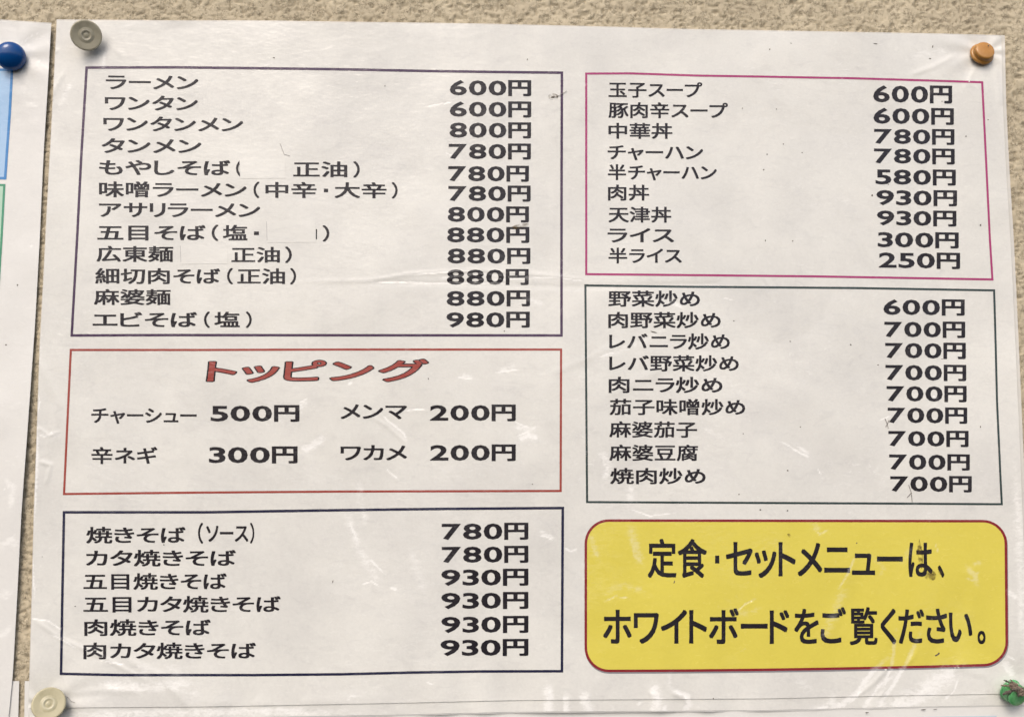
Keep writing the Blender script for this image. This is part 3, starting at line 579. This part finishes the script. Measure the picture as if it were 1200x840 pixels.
def loose_glare(X, Z, wide, thin):
    """0..1: crease strength of the film, driving its bump and its painted pale glare"""
    g = np.zeros(X.shape); f = np.zeros(X.shape)
    for pts, w, al in [tuple(a) for a in wide] + [(p, w_ * 1.1, .9) for p, w_ in thin]:
        q = [tuple(P(a, b)[[0, 2]]) for a, b in pts]; sg = max(w * 0.42, 0.75) * MMPX
        xa = np.array(q); k = (X > xa[:, 0].min() - 3 * sg) & (X < xa[:, 0].max() + 3 * sg) & (Z > xa[:, 1].min() - 3 * sg) & (Z < xa[:, 1].max() + 3 * sg)
        if not k.any(): continue
        d, t = seg_dist(X[k], Z[k], q); v = al * np.exp(-(d / sg) ** 2) * np.clip(np.sin(np.pi * np.clip(t, 0.06, 0.94)) * 1.8, 0, 1)
        g[k] = np.maximum(g[k], v)
    return g
def mark_loose_glare():
    for o in list(C.objects):
        if o.type != 'MESH' or not o.data.materials or o.data.materials[0].name not in LAM: continue
        n = len(o.data.vertices); co = np.empty(n * 3); o.data.vertices.foreach_get('co', co); co = co.reshape(-1, 3)
        r = o
        while r.parent: r = r.parent
        g = loose_glare(co[:, 0], co[:, 2], VEIL, THIN) if r is menu else loose_glare(co[:, 0], co[:, 2], VEIL_L, THIN_L) if r is left else np.zeros(n)
        o.data.attributes.new('loose_glare', 'FLOAT', 'POINT').data.foreach_set('value', g.astype(np.float32))

# ------------------------------------------------------------------ dirt on the sheets
def speck(px, py, w, hgt, ang, hf, parent, name='dirt_speck', mat=None):
    if mat is None: w, hgt = w * 0.8, hgt * 0.8
    n = 9; a = R_(ang); ring = []; top = []
    for i in range(n):
        t = 2 * math.pi * i / n; r = 1 + 0.35 * (rnd.random() - .5)
        dx, dy = w / 2 * r * math.cos(t), hgt / 2 * r * math.sin(t)
        ring.append((px + dx * math.cos(a) - dy * math.sin(a), py + dx * math.sin(a) + dy * math.cos(a)))
    q = np.array(ring); c = np.array([[px, py]]); in_ = c + (q - c) * 0.55
    V = np.concatenate([on(q[:, 0], q[:, 1], hf, 0.00009), on(in_[:, 0], in_[:, 1], hf, 0.00013), on(c[:, 0], c[:, 1], hf, 0.00015)])
    F = [(i, i + n, (i + 1) % n + n, (i + 1) % n) for i in range(n)] + [(n + i, 2 * n, n + (i + 1) % n) for i in range(n)]
    mesh_obj(name, V, F, mat or m_dirt, parent, True)
for px, py, w, h_, a in [(321, 68, 3.2, 1.6, 20), (618, 70, 1.4, 2.6, 0), (648, 114, 6, 2.6, -8), (902, 58, 2.2, 2.0, 0), (927, 51, 2.0, 1.2, 20), (1026, 51.5, 6, 1.2, 5), (1093, 55, 1.6, 4, 10), (1090, 69, 3, 1.6, 0),
                         (910, 128, 1.8, 1.4, 0), (870, 127, 1.8, 1.4, 0), (918, 169, 1.8, 1.6, 0), (899, 181, 2.2, 2, 0), (895, 199, 1.8, 2.2, 0), (940, 179, 2, 1.4, 0), (1022, 229, 2.6, 3.4, 0), (1149, 264, 2, 3, 0),
                         (1158, 140.5, 2.4, 1.4, 0), (1132, 160, 2, 2, 0), (1104, 119, 1.6, 1.4, 0), (1041, 216, 1.6, 1.4, 0), (897, 282, 1.6, 2.2, 0), (929, 282.5, 2, 2, 0), (860, 376, 1.8, 1.4, 0), (926, 400, 2.2, 1.4, 20), (997, 404, 2.6, 1.6, 30),
                         (1029, 427.5, 2.4, 1.4, 0), (1065, 408, 2.6, 2.2, 30), (1104, 420.5, 1.6, 1.2, 0), (1131.5, 410, 2, 2, 0), (938, 500, 1.8, 1.6, 0), (871, 508, 1.6, 1.6, 0), (1149, 500, 1.4, 3, 0), (923, 551, 2.6, 2.4, 0),
                         (891, 597, 2.4, 2.0, 0), (923, 598, 2.2, 2.0, 0), (866, 579, 2, 2, 0), (1098, 767, 6, 2.4, -25), (1100, 765.5, 2.4, 4.2, 30), (1092, 725, 3.2, 2.0, 10), (1004, 636, 2, 2, 0),
                         (591, 388, 2.4, 1.6, 0), (502, 443.5, 1.8, 2, 0), (451, 101, 1.8, 1.4, 0), (790, 682, 0.9, 4, 15), (192, 638, 2, 2, 0), (88, 710, 2, 1.6, 0), (790.5, 681, 0.9, 4, 0), (49.5, 652, 1.4, 1.2, 0), (624, 567, 1.8, 1.4, 0),
                         (1016, 834.5, 5, 1.6, 0), (1082, 831, 8, 1.2, -3), (1096, 830.5, 6, 1.0, -5), (390, 681, 1.2, 4, 10), (766, 389, 10, 1.6, 15), (742, 822, 2.0, 2.6, 30), (836, 818, 1.4, 2, 0)]:
    if (px, py) == (742, 822): continue
    speck(px, py, w, h_, a, h_menu, menu)
for px, py, w, h_, a in [(17, 83, 4, 1.6, 20), (20.5, 334, 2, 2.4, 0), (7, 404, 2.4, 2, 0), (29, 652, 2, 1.2, 0), (30, 700, 2, 2, 0)]:
    speck(px, py, w, h_, a, h_left, left)
def fibre(name, pts, r, hf, lift, mat, parent):
    q = poly(pts, max(5, len(pts) * 5)); c = on(q[:, 0], q[:, 1], hf, lift); n = len(c); V = []; F = []
    for i in range(n):
        for k in range(5):
            t = 2 * math.pi * k / 5; tt = c[min(i + 1, n - 1)] - c[max(i - 1, 0)]; tt /= np.linalg.norm(tt); s = np.cross(tt, (0, 1, 0)); s /= np.linalg.norm(s)
            V.append(c[i] + r * (math.cos(t) * s + math.sin(t) * np.array((0, -1, 0))))
    for i in range(n - 1):
        for k in range(5): F.append((i * 5 + k, i * 5 + (k + 1) % 5, (i + 1) * 5 + (k + 1) % 5, (i + 1) * 5 + k))
    return mesh_obj(name, V, F, mat, parent, True)
fibre('fibre', [(650, 114), (657, 111.5), (664, 107)], 0.00008, h_menu, 0.0003, m_hair, menu)
for pts in [[(76, 815), (80, 817), (83, 821), (88, 823)], [(328, 168), (331, 176), (333, 181), (340, 183)], [(1037, 490), (1040, 497), (1041, 502)], [(1042, 492), (1038, 500)], [(1065, 528 + 40), (1068, 577), (1069, 588)], [(1068, 577), (1063, 583)]]:
    fibre('fibre', pts, 0.00006 if pts[0][0] < 400 else 0.0001, h_menu, 0.00022, m_hair, menu)
def stain_mat():
    m = bpy.data.materials.new('brown_stain'); m.use_nodes = True; t = m.node_tree; N, L = t.nodes, t.links; N.clear()
    o = N.new('ShaderNodeOutputMaterial'); tr = N.new('ShaderNodeBsdfTransparent'); df = N.new('ShaderNodeBsdfDiffuse'); df.inputs[0].default_value = (0.13, 0.09, 0.04, 1)
    geo = N.new('ShaderNodeNewGeometry'); n = noise(N, L, 420, 4, 0.7, geo.outputs['Position'])
    a = N.new('ShaderNodeMixShader'); L.new(maprange(N, L, n.outputs[0], 0.40, 0.68, 0.0, 0.75), a.inputs[0]); L.new(tr.outputs[0], a.inputs[1]); L.new(df.outputs[0], a.inputs[2]); L.new(a.outputs[0], o.inputs[0]); return m
m_stain = stain_mat()
for px, py, w, h_, a in [(1078.5, 650, 7, 34, -5), (1091, 674, 12, 14, 40), (1102, 670, 9, 5, 50), (648, 114, 12, 8, 0), (925, 627, 6, 3, 40), (610, 265, 22, 6, -10)]:
    speck(px, py, w, h_, a, h_menu, menu, 'stain', m_stain)

# ------------------------------------------------------------------ push pins
def lathe(name, prof, base, axis_, mat, parent, n=56, closed=True):
    """prof: [(radius, distance along axis)]"""
    ax = Vector(axis_).normalized(); q = ax.to_track_quat('Z', 'Y'); V = []; F = []
    for r, z in prof:
        for k in range(n):
            t = 2 * math.pi * k / n; V.append(Vector(base) + q @ Vector((r * math.cos(t), r * math.sin(t), z)))
    for i in range(len(prof) - 1):
        for k in range(n): F.append((i * n + k, i * n + (k + 1) % n, (i + 1) * n + (k + 1) % n, (i + 1) * n + k))
    o = mesh_obj(name, V, F, mat, parent, True)
    return o
def rounded_prof(pts, r=0.00035):
    out = []
    for i, p in enumerate(pts):
        if i in (0, len(pts) - 1): out.append(p); continue
        a, b = Vector(pts[i - 1]), Vector(pts[i + 1]); p = Vector(p)
        da, db = (a - p), (b - p); k = min(r, da.length * .45, db.length * .45); A = p + da.normalized() * k; B = p + db.normalized() * k
        for s in (0, .25, .5, .75, 1): out.append(tuple((1 - s) ** 2 * A + 2 * s * (1 - s) * p + s * s * B))
    return out
mm = 0.001
def push_pin(label, px, py, head_r, height, hf, mat, mat2=None, tilt=None, base_r=None, kind='disc', ring=None):
    hp = P(px, py, height * mm); 
    if tilt: bpx = tilt; b = on(bpx[0], bpx[1], hf)
    else: b = np.array([hp[0], 0, hp[2]]); b[1] = -float(hf(b[0], b[2]))
    ax = Vector(hp) - Vector(b); Ln = ax.length
    t = thing('push_pin', label, 'push pin', b, 'push pins holding the sheets')
    r = head_r * mm; br = (base_r or head_r * 0.72) * mm
    if kind == 'disc':
        lathe('pin_flange', rounded_prof([(0.0002, 0.0), (br, 0.0), (br, 0.0011), (br * .55, 0.0018), (0.0002, 0.0018)]), b, ax, mat, t)
        lathe('pin_waist', rounded_prof([(br * .62, 0.0015), (br * .45, Ln * .5), (r * .5, Ln - 0.0016)]), b, ax, mat, t)
        lathe('pin_head', rounded_prof([(0.0002, Ln - 0.0019), (r * .93, Ln - 0.0019), (r, Ln - 0.0012), (r * .97, Ln - 0.0001), (r * .88, Ln), (r * .50, Ln - 0.00035), (r * .42, Ln - 0.00020), (r * .34, Ln - 0.00022), (r * .22, Ln - 0.00042), (r * .15, Ln - 0.00042), (r * .10, Ln - 0.0003), (0.00003, Ln - 0.00028)], 0.0007), b, ax, mat2 or mat, t)
        if ring: lathe('pin_ring', [(r * .40, Ln - 0.0003), (r * .37, Ln - 0.00013), (r * .26, Ln - 0.00020), (r * .22, Ln - 0.0005)], b, ax, ring, t)
    elif kind == 'dome':
        lathe('pin_collar', rounded_prof([(0.0002, 0.0), (r * .55, 0.0), (r * .5, 0.0015), (r * .5, 0.0035)]), b, ax, mat, t)
        prof = [(0.0002, 0.0022), (r * .8, 0.0024)] + [(r * math.cos(R_(a)), 0.0035 + (Ln - 0.0035) * math.sin(R_(a))) for a in range(-8, 90, 7)] + [(0.00003, Ln)]
        lathe('pin_head', prof, b, ax, mat2 or mat, t)
    else:   # small barrel pin
        lathe('pin_flange', rounded_prof([(0.0002, 0.0), (br * .8, 0.0), (br, 0.0010), (br * .95, 0.0018), (br * .6, 0.0026), (0.0002, 0.0026)], 0.0006), b, ax, mat, t)
        lathe('pin_waist', rounded_prof([(br * .92, 0.0014), (r * .98, Ln * .55), (r * .97, Ln - 0.0018)]), b, ax, mat, t)
        lathe('pin_head', rounded_prof([(0.0002, Ln - 0.0026), (r * .8, Ln - 0.0024), (r, Ln - 0.0014), (r * .92, Ln - 0.0004), (r * .5, Ln), (0.00003, Ln)], 0.0007), b, ax, mat2 or mat, t)
    lathe('pin_point', [(0.0005, 0.0005), (0.0005, -0.001), (0.00005, -0.006)], b, ax, m_metal, t, 12)
    return t, Vector(hp), ax
m_grey = plastic('grey_plastic', (0.42, 0.39, 0.295), 0.38, 0.15, (0.14, 0.12, 0.08), 0.35)
m_cream = plastic('cream_plastic', (0.46, 0.415, 0.265), 0.3, 0.2, (0.20, 0.17, 0.08), 0.4)
m_grey2 = plastic('grey_plastic_ring', (0.45, 0.42, 0.325), 0.4, 0.15, (0.2, 0.17, 0.1), 0.2); m_cream2 = plastic('cream_plastic_ring', (0.52, 0.48, 0.33), 0.35, 0.2, (0.25, 0.2, 0.1), 0.2)
m_bluep = plastic('blue_plastic', (0.004, 0.06, 0.23), 0.1, 0.0, (0.02, 0.05, 0.1), 0.15)
m_orange = plastic('amber_plastic', (0.42, 0.20, 0.045), 0.2, 0.25, (0.50, 0.29, 0.10), 0.7)
m_greenp = plastic('green_plastic', (0.09, 0.34, 0.12), 0.16, 0.25, (0.28, 0.52, 0.30), 0.8)
push_pin('dull grey push pin with ringed flat head, top left corner of the price list', 101, 41.5, 6.3, 8, h_menu, m_grey, tilt=(101, 42), ring=m_grey2)
push_pin('cream push pin with ringed flat head, bottom left corner of the price list', 57, 824, 6.3, 8, h_menu, m_cream, tilt=(57.5, 826), ring=m_cream2)
push_pin('glossy dark blue domed push pin at the left picture edge', 12, 65.5, 5.9, 8, h_left, m_bluep, kind='dome', tilt=(13.5, 67))
to, ho, ao = push_pin('small tilted amber push pin at the top right corner of the price list', 1155.5, 58, 4.4, 7.5, h_menu, m_orange, tilt=(1149, 65.5), base_r=5.3, kind='barrel')
tg, hg, ag = push_pin('green push pin with dried brown dirt on it at the bottom right corner', 1195, 817, 4.5, 7.5, h_menu, m_greenp, tilt=(1181.5, 806.5), base_r=4.9, kind='barrel')
# pinhole-sized dark flaw on the amber head
sp = lathe('head_flaw', [(0.00035, 0), (0.0003, 0.0001), (0.00002, 0.00012)], ho + Vector((0.0011, -0.0001, 0.0016)), ao, m_dirt, to, 10)

# dried dirt clinging to the green pin
deb = thing('dried_dirt', 'clump of dried brown dirt and twigs stuck on the green pin', 'debris', P(1188, 805, 0.008))
def lump(name, c, s, mat, parent, seed):
    bm = bmesh.new(); bmesh.ops.create_icosphere(bm, subdivisions=3, radius=1.0); r = random.Random(seed)
    ph = [r.uniform(0, 6) for _ in range(6)]
    for v in bm.verts:
        x, y, z = v.co; k = 1 + 0.22 * math.sin(5 * x + ph[0]) * math.sin(6 * z + ph[1]) + 0.15 * math.sin(11 * y + ph[2] + 7 * x) + r.uniform(-.10, .10)
        v.co = Vector((x * s[0], y * s[1], z * s[2])) * k + Vector(c)
    me = bpy.data.meshes.new(name); bm.to_mesh(me); bm.free(); me.materials.append(mat)
    o = bpy.data.objects.new(name, me); C.objects.link(o); o.parent = parent; return o
def twig(a, b, r, mat, seed):
    rr = random.Random(seed); a = np.array(P(*a)); b = np.array(P(*b)); n = 12; V = []; F = []
    for i in range(n):
        s = i / (n - 1); c = a + (b - a) * s + np.array([rr.uniform(-1, 1) for _ in range(3)]) * 0.00014; rad = r * (0.4 + 0.9 * math.sin(math.pi * (0.1 + 0.8 * s))) * rr.uniform(.7, 1.3)
        for k in range(7):
            t = 2 * math.pi * k / 7; V.append(c + rad * np.array([-(b - a)[2] / np.linalg.norm(b - a) * math.cos(t), -math.sin(t), (b - a)[0] / np.linalg.norm(b - a) * math.cos(t)]))
    for i in range(n - 1):
        for k in range(7): F.append((i * 7 + k, i * 7 + (k + 1) % 7, (i + 1) * 7 + (k + 1) % 7, (i + 1) * 7 + k))
    F.append(tuple(range(7))); F.append(tuple(range((n - 1) * 7, n * 7))[::-1])
    mesh_obj('twig', V, F, mat, deb)
c = P(1187.5, 802.5, 0.0078); lump('dirt_lump', c, (0.0018, 0.0010, 0.0012), m_debris, deb, 3)
c = P(1192, 807, 0.0090); lump('dirt_lump', c, (0.0022, 0.0009, 0.0010), m_debris, deb, 4)
c = P(1197, 811, 0.0096); lump('dirt_lump', c, (0.0015, 0.0008, 0.0012), m_debris, deb, 5)
for i, (a, b, r) in enumerate([((1175, 813.5, .0072), (1188, 808, .0088), .00055), ((1173.5, 803, .0066), (1186, 803, .0080), .00035), ((1176, 796.5, .0062), (1186, 800, .0080), .00035), ((1184, 795.5, .0075), (1188, 801, .0085), .00025), ((1186, 808, .0095), (1200, 806, .0100), .0004),
                               ((1190, 803, .0090), (1203, 812, .0105), .0005), ((1194, 816, .0095), (1193, 808, .0100), .0004)]): twig(a, b, r, m_dirt if i % 2 == 0 else m_debris, i)

mark_loose_glare()
settle()
